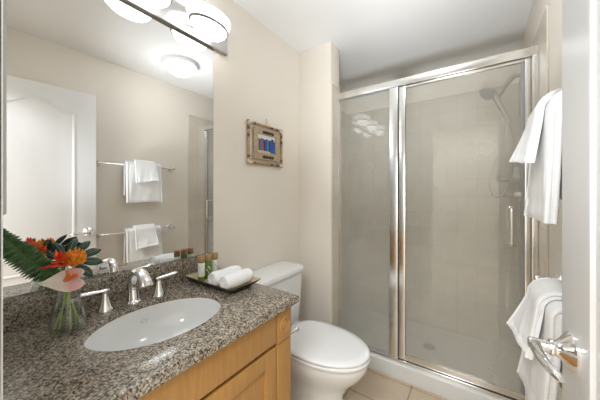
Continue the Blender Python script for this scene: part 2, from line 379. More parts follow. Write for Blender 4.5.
rb.lathe([(0.031, 0), (0.030, 0.004), (0.026, 0.0055), (0.023, 0.002), (0.020, 0.0015), (0.017, 0.005), (0.013, 0.005), (0.0105, 0.0015), (0.008, 0.003), (0.004, 0.0055), (0, 0.006)], rc, 32, RM)
rb.build('rosette', 'maple', blk, smooth=50)
df = B(); df.box(CX1-0.018, CX1+0.0, CY0+0.004, PY-0.006, 0.692, CZ1-0.004, 0.003, 2); df.build('false_drawer_front', 'maple', van)
def shaker(y0, y1, z0, z1):
    b = B(); w_ = 0.058
    b.box(CX1-0.018, CX1, y0, y0+w_, z0, z1, 0.0025, 2); b.box(CX1-0.018, CX1, y1-w_, y1, z0, z1, 0.0025, 2)
    b.box(CX1-0.0179, CX1-0.0001, y0+w_-0.002, y1-w_+0.002, z1-w_, z1, 0.0025, 2); b.box(CX1-0.0179, CX1-0.0001, y0+w_-0.002, y1-w_+0.002, z0, z0+w_, 0.0025, 2)
    b.box(CX1-0.016, CX1-0.010, y0+w_-0.004, y1-w_+0.004, z0+w_-0.004, z1-w_+0.004)
    d = b.build('cabinet_door', 'maple', van)
    return d
ymid = (CY0+0.004+PY-0.006)/2
d1 = shaker(CY0+0.004, ymid-0.002, CZ0+0.01, 0.676); d2 = shaker(ymid+0.002, PY-0.006, CZ0+0.01, 0.676)
for d_, yy in ((d1, ymid-0.03), (d2, ymid+0.03)):
    kb = B(); kb.lathe([(0.007, 0), (0.006, 0.012), (0.013, 0.018), (0.014, 0.024), (0.009, 0.028), (0, 0.029)], (CX1, yy, 0.60), 20, RM); kb.build('knob', 'nickel', d_)

# ------------------------------------------------------------------ worktop with an oval cut-out
SX, SY, SA, SB = -0.900, 0.458, 0.161, 0.212      # bowl centre, half depth, half width
NS = 72
KX0, KX1, KY0, KY1 = XL+0.0005, -0.62, YF+0.003, 0.883
def rectpt(q, ins=0.0):
    dx, dy = math.cos(q), math.sin(q); x0, x1, y0, y1 = KX0+ins*0, KX1-ins, KY0+ins*0, KY1-ins
    ts = []
    if dx > 1e-9: ts.append((x1-SX)/dx)
    if dx < -1e-9: ts.append((x0-SX)/dx)
    if dy > 1e-9: ts.append((y1-SY)/dy)
    if dy < -1e-9: ts.append((y0-SY)/dy)
    t = min(ts); return SX+dx*t, SY+dy*t
angs = [2*PI*i/NS for i in range(NS)]
for cx_, cy_ in ((KX0, KY0), (KX0, KY1), (KX1, KY0), (KX1, KY1)):
    a_ = math.atan2(cy_-SY, cx_-SX) % (2*PI); k_ = min(range(NS), key=lambda i: abs(angs[i]-a_)); angs[k_] = a_
def ell(q, k=1.0, g=0.0):
    # point of the oval in the direction q from the centre
    r_ = 1/math.sqrt((math.cos(q)/(SA+g))**2+(math.sin(q)/(SB+g))**2)*k
    return SX+r_*math.cos(q), SY+r_*math.sin(q)
def kring(f, z): return [Vector((*f(q), z)) for q in angs]
ct = B()
zb = ZCT-0.037
rings = [kring(lambda q: rectpt(q, 0.006), zb), kring(lambda q: rectpt(q), zb+0.006), kring(lambda q: rectpt(q), ZCT-0.008), kring(lambda q: rectpt(q, 0.0025), ZCT-0.0025), kring(lambda q: rectpt(q, 0.008), ZCT),
         kring(lambda q: ell(q, 1, 0.004), ZCT), kring(lambda q: ell(q, 1, 0.001), ZCT-0.003), kring(lambda q: ell(q), ZCT-0.012), kring(lambda q: ell(q), ZCT-0.018), kring(lambda q: ell(q, 1.09), ZCT-0.018), kring(lambda q: ell(q, 1.09), zb)]
rings.append(rings[0])
ct.loft(rings, False, False)
tag(ct.build('granite_worktop', 'granite', loc=(SX, SY, zb), smooth=30), 'brown speckled granite worktop with oval cut-out on the maple vanity', 'countertop')
tag(B().box(XL+0.0005, XL+0.02, YF+0.003, 0.89, ZCT+0.0005, ZCT+0.1, 0.002, 2).build('backsplash', 'granite', loc=(XL+0.01, 0.45, ZCT)), 'dark speckled granite backsplash strip along the wall below the mirror', 'backsplash')
# bowl
sink = thing('washbasin', (SX, SY, ZCT-0.17), 'white oval undermount washbasin set into the granite worktop', 'sink')
sb = B(); prof = [(1.05, -0.018), (1.0, -0.018), (0.992, -0.022), (0.985, -0.035), (0.95, -0.07), (0.87, -0.10), (0.72, -0.128), (0.5, -0.145), (0.25, -0.152), (0.11, -0.155)]
rr = [kring(lambda q, k=k: ell(q, k), ZCT+z-0.0005) for k, z in prof]
rr2 = [kring(lambda q, k=k: ell(q, k), ZCT+z-0.0005) for k, z in [(0.10, -0.166), (0.3, -0.164), (0.55, -0.157), (0.78, -0.138), (0.95, -0.105), (1.03, -0.07), (1.06, -0.047), (1.06, -0.018)]]
sb.loft([rr2[-1]]+rr+rr2[:-1]+[rr2[-1]], False, False); sb.build('bowl', 'porcelain', sink, smooth=60)
dr = B(); dr.lathe([(0.0, -0.158), (0.02, -0.158), (0.024, -0.153), (0.021, -0.151), (0.012, -0.1525), (0, -0.152)], (SX, SY, ZCT)); dr.build('drain', 'chrome', sink)
ov = B()   # small oval maker's stamp on the rear of the bowl, its letters too faint to read
def stampP(a_, b_):
    q = PI-0.06+b_; k = 0.955-a_; x, y = ell(q, k); kk = [(0.985, -0.045), (0.95, -0.07), (0.87, -0.10)]
    z = -0.045+(k-0.985)/(0.95-0.985)*(-0.025) if k > 0.95 else -0.07+(k-0.95)/(0.87-0.95)*(-0.03)
    return Vector((x, y, ZCT+z))+Vector((0.0025, 0, 0.002))
ov.tube([stampP(0.007*math.sin(q), 0.075*math.cos(q)) for q in [2*PI*i/24 for i in range(25)]], 0.0008, 6)
ov.build('stamp', 'logo_grey', sink)

# ------------------------------------------------------------------ mirror
tag(B().box(XL+0.0005, XL+0.006, YF+0.006, 0.885, ZCT+0.101, 2.055, 0.001, 1).build('wall_mirror', 'mirror_silver', loc=(XL, 0.47, ZCT+0.101)), 'frameless wall mirror standing on the granite backsplash', 'mirror')
tag(B().box(-1.19, -0.62, YF+0.0005, 0.0695, 1.235, 2.3, 0.003, 2).build('wall_panel', 'grey_panel', loc=(-0.9, YF, 1.235)), 'thin pale grey panel on the near wall, seen edge-on at the far left above the fern', 'panel')

# ------------------------------------------------------------------ vanity lamp
vl = thing('vanity_light', (XL, 0.51, 2.10), 'chrome bar light with three white bowl shades above the mirror', 'lamp')
B().box(XL+0.0005, XL+0.022, 0.075, 0.968, 2.062, 2.18, 0.003, 2).build('back_plate', 'satin_metal', vl)
B().box(XL+0.0005, XL+0.024, 0.073, 0.970, 2.057, 2.0615, 0.001, 1).build('dark_reflection_strip', 'reflection_dark_metal', vl)  # strip added; its darker colour paints in the plate underside's dark reflection
for k in range(3):
    cy = 0.80-0.30*k; c = (-1.112, cy, 2.105); sx_ = 0.58
    ar = B(); ar.tube(smoothpath([(XL+0.03, cy, 2.12), (-1.15, cy, 2.125), (-1.125, cy, 2.12)], 8), 0.012, 10); ar.build('shade_arm', 'chrome', vl)
    sh = B(); sh.lathe([(0, -0.052), (0.035, -0.05), (0.065, -0.042), (0.086, -0.026), (0.097, -0.008), (0.099, 0.0)], c, 36, sx=sx_); s_ = sh.build('shade', 'lit_shade', vl, smooth=60)
    ri = B(); ri.lathe([(0.099, 0.006), (0.108, 0.016), (0.117, 0.034), (0.12, 0.055), (0.117, 0.055), (0.113, 0.034), (0.104, 0.016), (0.07, 0.008)], c, 36, sx=sx_+0.03); ri.build('shade_rim', 'lit_shade_rim', s_, smooth=60)
    rg = B(); rg.lathe([(0.096, -0.003), (0.104, -0.004), (0.107, 0.001), (0.106, 0.007), (0.098, 0.008), (0.096, -0.003)], c, 36, sx=sx_+0.01); rg.build('shade_ring', 'ring_metal', s_)

# ceiling lamp (seen in the mirror)
cl = thing('ceiling_light', (-0.23, 1.26, ZC), 'round white flush ceiling light reflected in the mirror', 'lamp')
pl = B(); pl.lathe([(0.142, -0.0005), (0.145, -0.012), (0.135, -0.028), (0.115, -0.034), (0.0, -0.034)], (-0.23, 1.26, ZC), 40); pl.build('ceiling_plate', 'white_gloss', cl)
dm = B(); dm.lathe([(0.112, -0.034), (0.112, -0.045), (0.10, -0.072), (0.075, -0.092), (0.04, -0.103), (0, -0.106)], (-0.23, 1.26, ZC), 40); dm.build('dome', 'lit_dome', cl, smooth=60)
fn = B(); fn.lathe([(0.012, -0.104), (0.012, -0.112), (0.006, -0.12), (0, -0.122)], (-0.23, 1.26, ZC), 16); fn.build('finial', 'nickel', cl)

# ------------------------------------------------------------------ tap
fau = thing('faucet', (-1.1, 0.45, ZCT), 'chrome widespread tap with arched spout and two lever handles behind the washbasin', 'faucet')
def faz(p): return [(r, z) for r, z in p]
sp = B()
sp.lathe([(0.027, 0.0005), (0.027, 0.006), (0.023, 0.012)], (-1.1, 0.45, ZCT))
path = smoothpath([(-1.1, 0.45, ZCT+0.008), (-1.103, 0.45, ZCT+0.055), (-1.098, 0.45, ZCT+0.10), (-1.075, 0.45, ZCT+0.127), (-1.04, 0.45, ZCT+0.127), (-1.01, 0.45, ZCT+0.107), (-0.995, 0.45, ZCT+0.083)], 30)
sp.tube(path, [0.021-0.004*math.sin(PI*min(1, i/20)) + (0.004 if i > 22 else 0.0)*(i-22)/7 for i in range(30)], 16, True, [1.0-0.45*min(1, i/16) for i in range(30)], up=(1, 0, 0))
sp.build('spout', 'chrome', fau, smooth=60)
for hy, sgn in ((0.36, -1), (0.54, 1)):
    x = -1.11 if sgn < 0 else -1.09
    hb = B(); hb.lathe([(0.026, 0.0005), (0.026, 0.005), (0.022, 0.012), (0.016, 0.03), (0.0115, 0.05), (0.0095, 0.066), (0.0095, 0.074), (0, 0.076)], (x, hy, ZCT)); hh = hb.build('handle_base', 'chrome', fau, smooth=50)
    lb = B(); lb.tube(smoothpath([(x, hy-sgn*0.012, ZCT+0.072), (x+0.002, hy+sgn*0.03, ZCT+0.074), (x+0.006, hy+sgn*0.075, ZCT+0.079)], 10), [0.006, 0.009, 0.0095, 0.0095, 0.010, 0.0105, 0.011, 0.0115, 0.0115, 0.007], 12, True, [0.6]*10)
    lb.build('lever', 'chrome', hh, smooth=60)

# ------------------------------------------------------------------ vase and flowers
VX, VY = -1.045, 0.242
vase = thing('glass_vase', (VX, VY, ZCT), 'clear conical glass vase of cut flowers beside the washbasin', 'vase')
vo = [(0.0, 0.0005), (0.040, 0.0005), (0.047, 0.005), (0.046, 0.018), (0.039, 0.06), (0.030, 0.10), (0.025, 0.125), (0.0255, 0.138), (0.029, 0.148), (0.0275, 0.1485), (0.0235, 0.138), (0.0230, 0.125), (0.028, 0.10), (0.037, 0.06), (0.0435, 0.018), (0.043, 0.010), (0.0, 0.009)]
vb = B(); vb.lathe(vo, (VX, VY, ZCT), 36); vg = vb.build('glass', 'clear_glass', vase, smooth=60)
wb = B(); wb.lathe([(0, 0.0095), (0.0425, 0.0105), (0.043, 0.018), (0.0365, 0.06), (0.031, 0.085), (0, 0.085)], (VX, VY, ZCT), 32); wb.build('water', 'water', vase, smooth=60)
VC = Vector((VX, VY, ZCT))
UR = Vector((0.22, 0.975, 0)).normalized(); TC = Vector((0.975, -0.22, 0)).normalized(); UP = Vector((0, 0, 1))
def stempath(foot, neck, top): return smoothpath([VC+Vector(foot), VC+Vector(neck), Vector(top)-(Vector(top)-(VC+Vector(neck)))*0.35+Vector((0, 0, 0.005)), Vector(top)], 18)
FG = 'flowers in the glass vase'
# fern
tip = Vector((-0.935, 0.088, 1.185)); mid = Vector((-1.005, 0.16, 1.08)); nk = VC+Vector((-0.002, -0.008, 0.145))
rach = smoothpath([VC+Vector((0.02, 0.015, 0.012)), nk, mid, tip], 48)
fr = tag(bpy.data.objects.new('fern_frond', None), 'long green feathered fern frond leaning left out of the glass vase', 'fern'); C.objects.link(fr); fr.location = VC; XF[fr.name] = Matrix.Translation(VC)
b = B(); b.tube(rach, [0.0018-0.0011*i/47 for i in range(48)], 8); b.build('frond_stem', 'fern_stem', fr)
b = B(); k0 = 17
for i in range(k0*2, 95, 2):
    fi = i/2; k = int(fi)
    p = rach[k]; t = (rach[min(k+1, 47)]-rach[k-1]).normalized()
    u = (fi-k0)/(47-k0); L = 0.037*min(1, 0.38+u*2.4)*(1-0.62*max(0, u-0.6)/0.4)
    side = t.cross(TC).normalized()
    for sg in (-1, 1):
        L2 = L*random.uniform(0.93, 1.05)
        dirv = (side*sg+t*random.uniform(0.28, 0.36)+TC*random.uniform(-0.1, 0.22)).normalized(); wid = 0.0058
        q = []
        for j in range(8):
            f = j/7; wj = wid*(0.75+0.45*math.sin(PI*min(1, f*1.2+0.1)))*(1-f**5)+0.0004
            cpt = p+dirv*L2*f-UP*0.006*f*f+TC*0.005*math.sin(PI*f)
            q.append((cpt-t*wj-TC*0.0012, cpt+TC*0.0006, cpt+t*wj-TC*0.0012))
        vs = [x for tri in q for x in tri]
        b.add(vs, [[j*3+k_, j*3+k_+1, j*3+k_+4, j*3+k_+3] for j in range(7) for k_ in range(2)])
b.build('leaflets', 'fern', fr, solid=0.0005)
# split leaf behind the blooms
mo = thing('monstera_leaf', VC, 'broad dark green split leaf with pale veins behind the bright flowers', 'leaf')
mb_ = Vector((-1.105, 0.256, 1.046)); m_n = (TC*0.86+UP*0.42-UR*0.12).normalized(); m_u = (UR-m_n*UR.dot(m_n)).normalized(); m_v = m_n.cross(m_u)
st = B(); st.tube(stempath((0.0, -0.02, 0.012), (-0.010, 0.0, 0.147), mb_), 0.0024, 8); st.build('leaf_stem', 'stem', mo)
LOB = [(-158, 0.052), (-118, 0.06), (-40, 0.088), (-12, 0.094), (17, 0.092), (47, 0.086), (80, 0.083), (112, 0.082), (146, 0.076), (178, 0.06)]
bl_ = B(); ve_ = B()
def MP(ang, r): return mb_+m_u*r*math.cos(ang)+m_v*r*math.sin(ang)+m_n*(0.012*math.sin(r*24)-r*r*2.2)
for ang, R_ in LOB:
    a0 = math.radians(ang); rows = []
    for i in range(11):
        f = i/10; half = (0.27 if f < 0.45 else 0.27*(1-((f-0.45)/0.55)**2.6)*1.0)
        half = half if f < 0.4 else half*(0.93-0.03*f)
        sweep = 0.10*f*f*(1 if math.cos(a0-0.3) < 0 else -1)*(0 if abs(ang-17) < 40 else 1)
        rows.append([MP(a0+sweep+half*w, R_*f+0.0005)+m_n*(-0.0025*abs(w)*f) for w in (-1, -0.5, 0, 0.5, 1)])
    bl_.add([p for r_ in rows for p in r_], [[i*5+j, i*5+j+1, (i+1)*5+j+1, (i+1)*5+j] for i in range(10) for j in range(4)])
    ve_.tube([MP(a0+0.10*f*f*(1 if math.cos(a0-0.3) < 0 else -1)*(0 if abs(ang-17) < 40 else 1), R_*f+0.001)+m_n*0.0009 for f in (0, 0.2, 0.4, 0.6, 0.8, 0.92)], [0.0013, 0.0011, 0.0009, 0.0007, 0.0005, 0.0002], 6)
bb_ = bl_.build('blade', 'monstera', mo, solid=0.0006, smooth=60); ve_.build('veins', 'leaf_vein', bb_)
# anthurium
an = thing('anthurium', VC, 'cream and pink heart-shaped anthurium bloom at the front of the vase', 'flower', FG)
ac = Vector((-1.006, 0.221, 1.010))
s = B(); s.tube(stempath((0.03, 0.0, 0.012), (0.008, 0.0, 0.147), ac-TC*0.004), 0.0026, 8); s.build('flower_stem', 'stem', an)
an_n = (TC*0.86+UP*0.5+UR*0.05).normalized(); an_u = UR.copy(); an_v = an_n.cross(an_u).normalized()
def heart(u, v):
    a = 2*PI*v; r = u
    hx = 0.82*16*math.sin(a)**3/16; hy = (13*math.cos(a)-5*math.cos(2*a)-2*math.cos(3*a)-math.cos(4*a))/16
    hx, hy = hy, hx       # the point of the heart to the left
    x = (hx*0.058+0.006)*r; y = hy*0.044*r
    return ac+an_u*(x*1.0+0.0)+an_v*y+an_n*(0.012*r*r-0.010*abs(y)/0.04+0.003*math.sin(a*3)*r)
b = B(); b.grid(lambda u, v: heart(u, v), 9, 49); b.build('spathe', 'spathe', an, solid=0.0012, smooth=80)
s1 = smoothpath([ac+an_n*0.002+an_u*0.006, ac+an_n*0.018+an_u*0.012+UP*0.012, ac+an_n*0.03+an_u*0.008+UP*0.02], 10)
s2 = smoothpath([ac+an_n*0.002+an_u*0.010, ac+an_n*0.016+an_u*0.026+UP*0.006, ac+an_n*0.03+an_u*0.034-UP*0.002], 10)
b = B(); b.tube(s1, [0.0052]*7+[0.0048, 0.004, 0.002], 10); b.tube(s2, [0.005]*7+[0.0045, 0.0036, 0.002], 10)
b.build('spadix', 'spadix', an, smooth=60)
# pincushion protea
pr = thing('pincushion_protea', VC, 'orange pincushion flower at the right of the vase', 'flower', FG)
pc = Vector((-1.025, 0.252, 1.058))
s = B(); s.tube(stempath((-0.01, -0.03, 0.012), (0.006, 0.012, 0.147), pc-UP*0.01), 0.003, 8); s.build('flower_stem', 'stem', pr)
ax = (UP*0.95+TC*0.35+UR*0.15).normalized(); e1 = ax.cross(TC).normalized(); e2 = ax.cross(e1)
PM = Matrix((( e1.x, e2.x, ax.x), (e1.y, e2.y, ax.y), (e1.z, e2.z, ax.z))).to_4x4()
b = B(); b.lathe([(0.0, -0.012), (0.010, -0.011), (0.019, 0.0), (0.021, 0.012), (0.015, 0.022), (0, 0.026)], pc, 20, PM); b.build('flower_core', 'orange_red', pr, smooth=60)
for col_, cnt, nm in (('orange_petal', 46, 'styles'), ('yellow_petal', 22, 'tips')):
    b = B()
    for i in range(cnt):
        a = i*2.399963; h = (i+0.5)/cnt
        rad = 0.010+0.009*math.sin(PI*(0.2+0.6*h)); zz = -0.004+0.022*h
        d0 = e1*math.cos(a)+e2*math.sin(a)
        p0 = pc+d0*rad*0.8+ax*zz; out_ = (d0*(1-0.55*h)+ax*(0.35+0.9*h)).normalized(); Lk = 0.020 if nm == 'styles' else 0.017
        p1 = p0+out_*Lk*0.6; p2 = p1+(out_*0.55+ax*0.75).normalized()*Lk*0.5
        b.tube(smoothpath([p0, p1, p2], 6), [0.0032, 0.0034, 0.0034, 0.003, 0.0025, 0.0012], 6)
    b.build(nm, col_, pr, smooth=60)
# red ginger-like bracts
def bracts(name, centre, axis, n, size, mats_, foot, neck, label):
    o = thing(name, VC, label, 'flower', FG); centre = Vector(centre); axis = Vector(axis).normalized()
    s = B(); s.tube(stempath(foot, neck, centre), 0.0024, 8); s.build('flower_stem', 'stem', o)
    f1 = axis.cross(Vector((0.3, 0.2, 0.9))).normalized(); f2 = axis.cross(f1)
    bs = [B(), B()]
    for i in range(n):
        h = i/max(1, n-1); a = i*2.4; d0 = f1*math.cos(a)+f2*math.sin(a); tpr = size*(1-0.35*h)
        p0 = centre+axis*size*(0.7*h-0.2); o_ = (d0*(1-0.6*h)+axis*(0.35+0.8*h)).normalized()
        pth = smoothpath([p0, p0+o_*tpr*0.5, p0+o_*tpr*0.95+axis*tpr*0.18], 7)
        bs[i % 3 == 0].tube(pth, [tpr*0.08, tpr*0.21, tpr*0.27, tpr*0.26, tpr*0.20, tpr*0.11, tpr*0.01], 10, True, [0.4]*7)
    bs[0].build('bracts', mats_[0], o, smooth=70); bs[1].build('inner_bracts', mats_[1], o, smooth=70)
bracts('red_ginger', (-1.012, 0.214, 1.068), UP*0.6+UR*0.2+TC*0.6, 14, 0.036, ('red_petal', 'orange_red'), (0.0, 0.03, 0.012), (0.0, -0.01, 0.147), 'bright red pointed flower at the middle of the bouquet')
bracts('red_ginger', (-1.135, 0.200, 1.082), UP*0.7+TC*0.5, 13, 0.026, ('orange_red', 'red_petal'), (0.0, 0.02, 0.012), (-0.012, -0.008, 0.147), 'small orange-red flower at the back left of the bouquet')
# long pointed red bract that reaches left
lb = B(); lb.tube(smoothpath([(-1.0, 0.214, 1.06), (-0.995, 0.195, 1.063), (-1.0, 0.168, 1.058)], 9), [0.004, 0.009, 0.0115, 0.0115, 0.010, 0.008, 0.006, 0.0035, 0.0008], 10, True, [0.45]*9)
lb.build('long_bract', 'red_petal', bpy.data.objects['red_ginger'], smooth=70)
lb = B(); lb.tube(smoothpath([(-1.0, 0.212, 1.068), (-1.0, 0.208, 1.088), (-1.004, 0.206, 1.106)], 9), [0.003, 0.005, 0.006, 0.006, 0.005, 0.004, 0.003, 0.002, 0.0008], 8, True, [0.5]*9)
lb.build('long_bract', 'orange_red', bpy.data.objects['red_ginger'], smooth=70)

# ------------------------------------------------------------------ tray, bottles, rolled face cloths
tr = thing('amenity_tray', (-1.0, 0.785, ZCT), 'dark square tray with pale inside at the far corner of the worktop', 'tray')
TX0, TX1, TY0, TY1 = -1.165, -0.828, 0.695, 0.878
def rr_(x0, x1, y0, y1, z, r=0.012, n=4):
    out = []
    for cx_, cy_, a0 in ((x1-r, y1-r, 0), (x0+r, y1-r, PI/2), (x0+r, y0+r, PI), (x1-r, y0+r, 1.5*PI)):
        for i in range(n+1): a = a0+PI/2*i/n; out.append(Vector((cx_+r*math.cos(a), cy_+r*math.sin(a), z)))
    return out
def tin(d, z): return rr_(TX0+d, TX1-d, TY0+d*0.8, TY1-d*0.8, z)
def lift(r, amt):   # corners of the rim curl up
    cx_, cy_ = (TX0+TX1)/2, (TY0+TY1)/2
    return [Vector((p.x, p.y, p.z+amt*(abs(p.x-cx_)/((TX1-TX0)/2))**3*(abs(p.y-cy_)/((TY1-TY0)/2))**3)) for p in r]
b = B(); b.loft([tin(0.035, ZCT+0.0008), tin(0.028, ZCT+0.004), lift(tin(0.012, ZCT+0.014), 0.003), lift(tin(0, ZCT+0.021), 0.008), lift(tin(0.003, ZCT+0.0225), 0.008)], True, False); b.build('tray_shell', 'tray_outside', tr)
b = B(); b.loft([lift(tin(0.003, ZCT+0.0226), 0.008), lift(tin(0.014, ZCT+0.0165), 0.003), tin(0.031, ZCT+0.0065), tin(0.04, ZCT+0.005)], False, True); b.build('tray_lining', 'tray_inside', tr)
zt = ZCT+0.0065
def bottle(y, kind, label):
    o = thing('toiletry_bottle', (-1.088, y, zt), label, 'bottle', 'small bottles on the tray'); c = (-1.088, y, zt)
    b = B(); b.lathe([(0, 0), (0.0145, 0), (0.016, 0.002), (0.016, 0.088), (0.0145, 0.091), (0.013, 0.092), (0, 0.092)], c, 24); b.build('bottle_body', 'green_liquid', o, smooth=40)
    b = B(); b.lathe([(0.0155, 0.0925), (0.016, 0.094), (0.016, 0.116), (0.015, 0.118), (0, 0.118)], c, 24); b.build('cap', 'cork_cap', o, smooth=40)
    if kind:
        b = B(); b.lathe([(0.0161, 0.022), (0.0164, 0.0225), (0.0164, 0.0865), (0.0161, 0.087)], c, 32); lab = b.build('bottle_label', 'label_paper', o, smooth=50)
    sp_ = B()
    for i in range(10 if kind == 2 else (3 if kind == 1 else 6)):      # sprig of green leaves printed on the label
        a = -0.3+0.55*math.sin(i*2.1)-(0.75 if kind == 1 else 0); z0 = 0.030+0.0052*i if kind != 1 else 0.06+0.008*i
        R_ = 0.0166
        def Q(da, dz): return Vector(c)+Vector((R_*math.cos(a+da), R_*math.sin(a+da), z0+dz))
        sg = 1 if i % 2 else -1
        sp_.add([Q(0, 0), Q(sg*0.25, 0.002), Q(sg*0.5, 0.010), Q(sg*0.12, 0.007)], [[0, 1, 2, 3]])
    sp_.build('leaf_print', 'label_green' if kind else 'label_paper', lab if kind else o)
bottle(0.738, 1, 'small bottle with a mostly white label, leftmost of the three on the tray')
bottle(0.776, 0, 'small green bottle without white label, middle one on the tray')
bottle(0.814, 2, 'small bottle with leafy green and white label, rightmost of the three on the tray')
def roll(x, y0, y1, r, label, seed):
    rnd = random.Random(seed); o = thing('rolled_face_cloth', (x, (y0+y1)/2, zt), label, 'towel', 'rolled face cloths on the tray')
    b = B(); n = 30; turns = 3.2; m = 90; th_ = 0.0062
    ny = 15
    rings_ = []
    for j in range(ny):
        f = j/(ny-1); y = y0+(y1-y0)*f; s_ = 1-0.16*(abs(2*f-1)**8); wob = 0.0014*math.sin(f*9+seed)
        rings_.append([Vector((x+(r+wob)*s_*math.cos(a)*1.04*(1+0.025*math.sin(3*a+seed+f*3)), y, zt+0.0008+r*0.96+(r+wob)*0.96*s_*math.sin(a)*(1+0.02*math.sin(2*a+f*4)))) for a in [2*PI*i/n for i in range(n)]])
    b.loft(rings_, True, True); b.build('cloth', 'towel_soft', o, smooth=70)
    for yy, sg in ((y0, -1), (y1, 1)):      # spiral edge of the rolled cloth on each end
        e = B(); pts = []
        for i in range(60):
            a = i/59*turns*2*PI; q = r*0.86*(1-0.88*i/59); pts.append((x+q*math.cos(a), yy+sg*0.0005, zt+0.0008+r*0.96+q*math.sin(a)))
        e.tube(pts, 0.0028, 6)
        e.build('spiral_edge', 'towel_soft', o, smooth=70)
roll(-0.972, 0.712, 0.862, 0.034, 'rolled white face cloth nearer the bottles on the tray', 1)
roll(-0.896, 0.715, 0.860, 0.033, 'rolled white face cloth at the front edge of the tray', 4)

# ------------------------------------------------------------------ wall art
y0, y1, z0, z1 = 1.129, 1.475, 1.458, 1.728
wa = thing('wall_art', (XL, (y0+y1)/2, z0), 'small bamboo framed wall hanging with striped picture above the toilet', 'picture')
xw = XL+0.013
def pole(p, q, r=0.0085):
    b = B(); p = Vector(p); q = Vector(q); n = 25
    pts = [p+(q-p)*i/(n-1) for i in range(n)]; b.tube(pts, [r*(1+(0.18 if i in (3, 10, 14, 21) else 0)) for i in range(n)], 12)
    o = b.build('bamboo_pole', 'bamboo', wa, smooth=50)
    for f0, f1 in ((0.02, 0.10), (0.90, 0.98)):
        c = B(); c.tube([p+(q-p)*f0, p+(q-p)*f1], r*1.25, 12); c.build('binding', 'bamboo_node', o, smooth=50)
    for f0, f1 in ((0.12, 0.2), (0.55, 0.68), (0.78, 0.86)):
        dk = B(); dk.tube([p+(q-p)*f0, p+(q-p)*f1], r*1.06, 12); dk.build('dark_section', 'dark_bamboo', o, smooth=50)
pole((xw, y0, z1-0.008), (xw, y1, z1-0.008)); pole((xw, y0, z0+0.008), (xw, y1, z0+0.008))
pole((xw, y0+0.010, z0-0.004), (xw, y0+0.010, z1+0.004)); pole((xw, y1-0.010, z0-0.004), (xw, y1-0.010, z1+0.004))
my0, my1, mz0, mz1 = y0+0.052, y1-0.035, z0+0.033, z1-0.033
oy0, oy1, oz0, oz1 = my0+0.036, my1-0.045, mz0+0.046, mz1-0.034
b = B()
for a in ((my0, my1, mz0, oz0), (my0, my1, oz1, mz1), (my0, oy0, oz0, oz1), (oy1, my1, oz0, oz1)): b.box(XL+0.006, XL+0.02, a[0], a[1], a[2], a[3], 0.002, 1)
mt = b.build('raffia_mount', 'raffia', wa)
for zz in (mz0+0.014, mz1-0.026):
    b = B(); cyy = (my0+my1)/2
    b.tube([(XL+0.022, cyy-0.05+0.10*i/12, zz+0.007) for i in range(13)], [0.005+0.006*abs(math.sin(i*0.9)) for i in range(13)], 8); b.build('carving', 'carved_wood', mt)
# four short sticks tie the mount to the bamboo frame
b = B()
for p, q in (((my0+0.01, mz1-0.012), (y0+0.012, mz1-0.012)), ((my1-0.01, mz1-0.012), (y1-0.012, mz1-0.012)), ((my0+0.01, mz0+0.012), (y0+0.012, mz0+0.012)), ((my1-0.01, mz0+0.012), (y1-0.012, mz0+0.012))):
    b = B(); b.tube([(xw, p[0], p[1]), (xw, q[0], q[1])], 0.003, 8); b.build('tie', 'string', wa)
b = B(); b.box(XL+0.006, XL+0.010, oy0-0.005, oy1+0.005, oz0-0.005, oz1+0.005); art = b.build('picture', 'paint_white', wa)
hz_ = oz0+(oz1-oz0)*0.22; tz_ = oz0+(oz1-oz0)*0.78
b = B(); b.box(XL+0.010, XL+0.0112, oy0, oy1, oz0, hz_); b.build('sand_band', 'paint_sand', art)
strp = ['paint_ochre', 'paint_blue', 'paint_teal', 'paint_red', 'paint_navy', 'paint_blue', 'paint_teal', 'paint_navy', 'paint_blue', 'paint_blue', 'paint_blue']
wd = (oy1-oy0)/len(strp)
for i, mname in enumerate(strp):
    b = B(); yy = oy0+wd*i
    top = tz_-0.004*math.sin(i*2.0)+(0 if i < 8 else -0.002)
    b.box(XL+0.010, XL+0.0125, yy+0.0008, yy+wd-0.0008, hz_-0.01 if i < 8 else hz_-0.02, top, 0.001, 1); b.build('stripe', mname, art)
b = B(); pcy, pcz = oy1-0.028, tz_-0.002
for a in (0.2, 0.9, 1.7, 2.4, 3.0):
    b.tube(smoothpath([(XL+0.0135, pcy, pcz), (XL+0.0135, pcy+0.012*math.cos(a), pcz+0.012*math.sin(a)), (XL+0.0135, pcy+0.022*math.cos(a), pcz+0.014*math.sin(a)-0.004)], 6), [0.001, 0.002, 0.002, 0.0018, 0.0013, 0.0006], 6)
b.tube([(XL+0.0135, pcy, pcz), (XL+0.0135, pcy-0.004, pcz-0.05)], 0.0014, 6); b.build('palm_motif', 'paint_navy', art)
nl = (XL+0.007, 1.31, 1.775)
b = B(); b.tube(smoothpath([(xw, 1.298, z1), (XL+0.009, 1.302, 1.755), nl, (XL+0.009, 1.318, 1.755), (xw, 1.322, z1)], 20), 0.0016, 6); b.build('hanging_loop', 'string', wa)

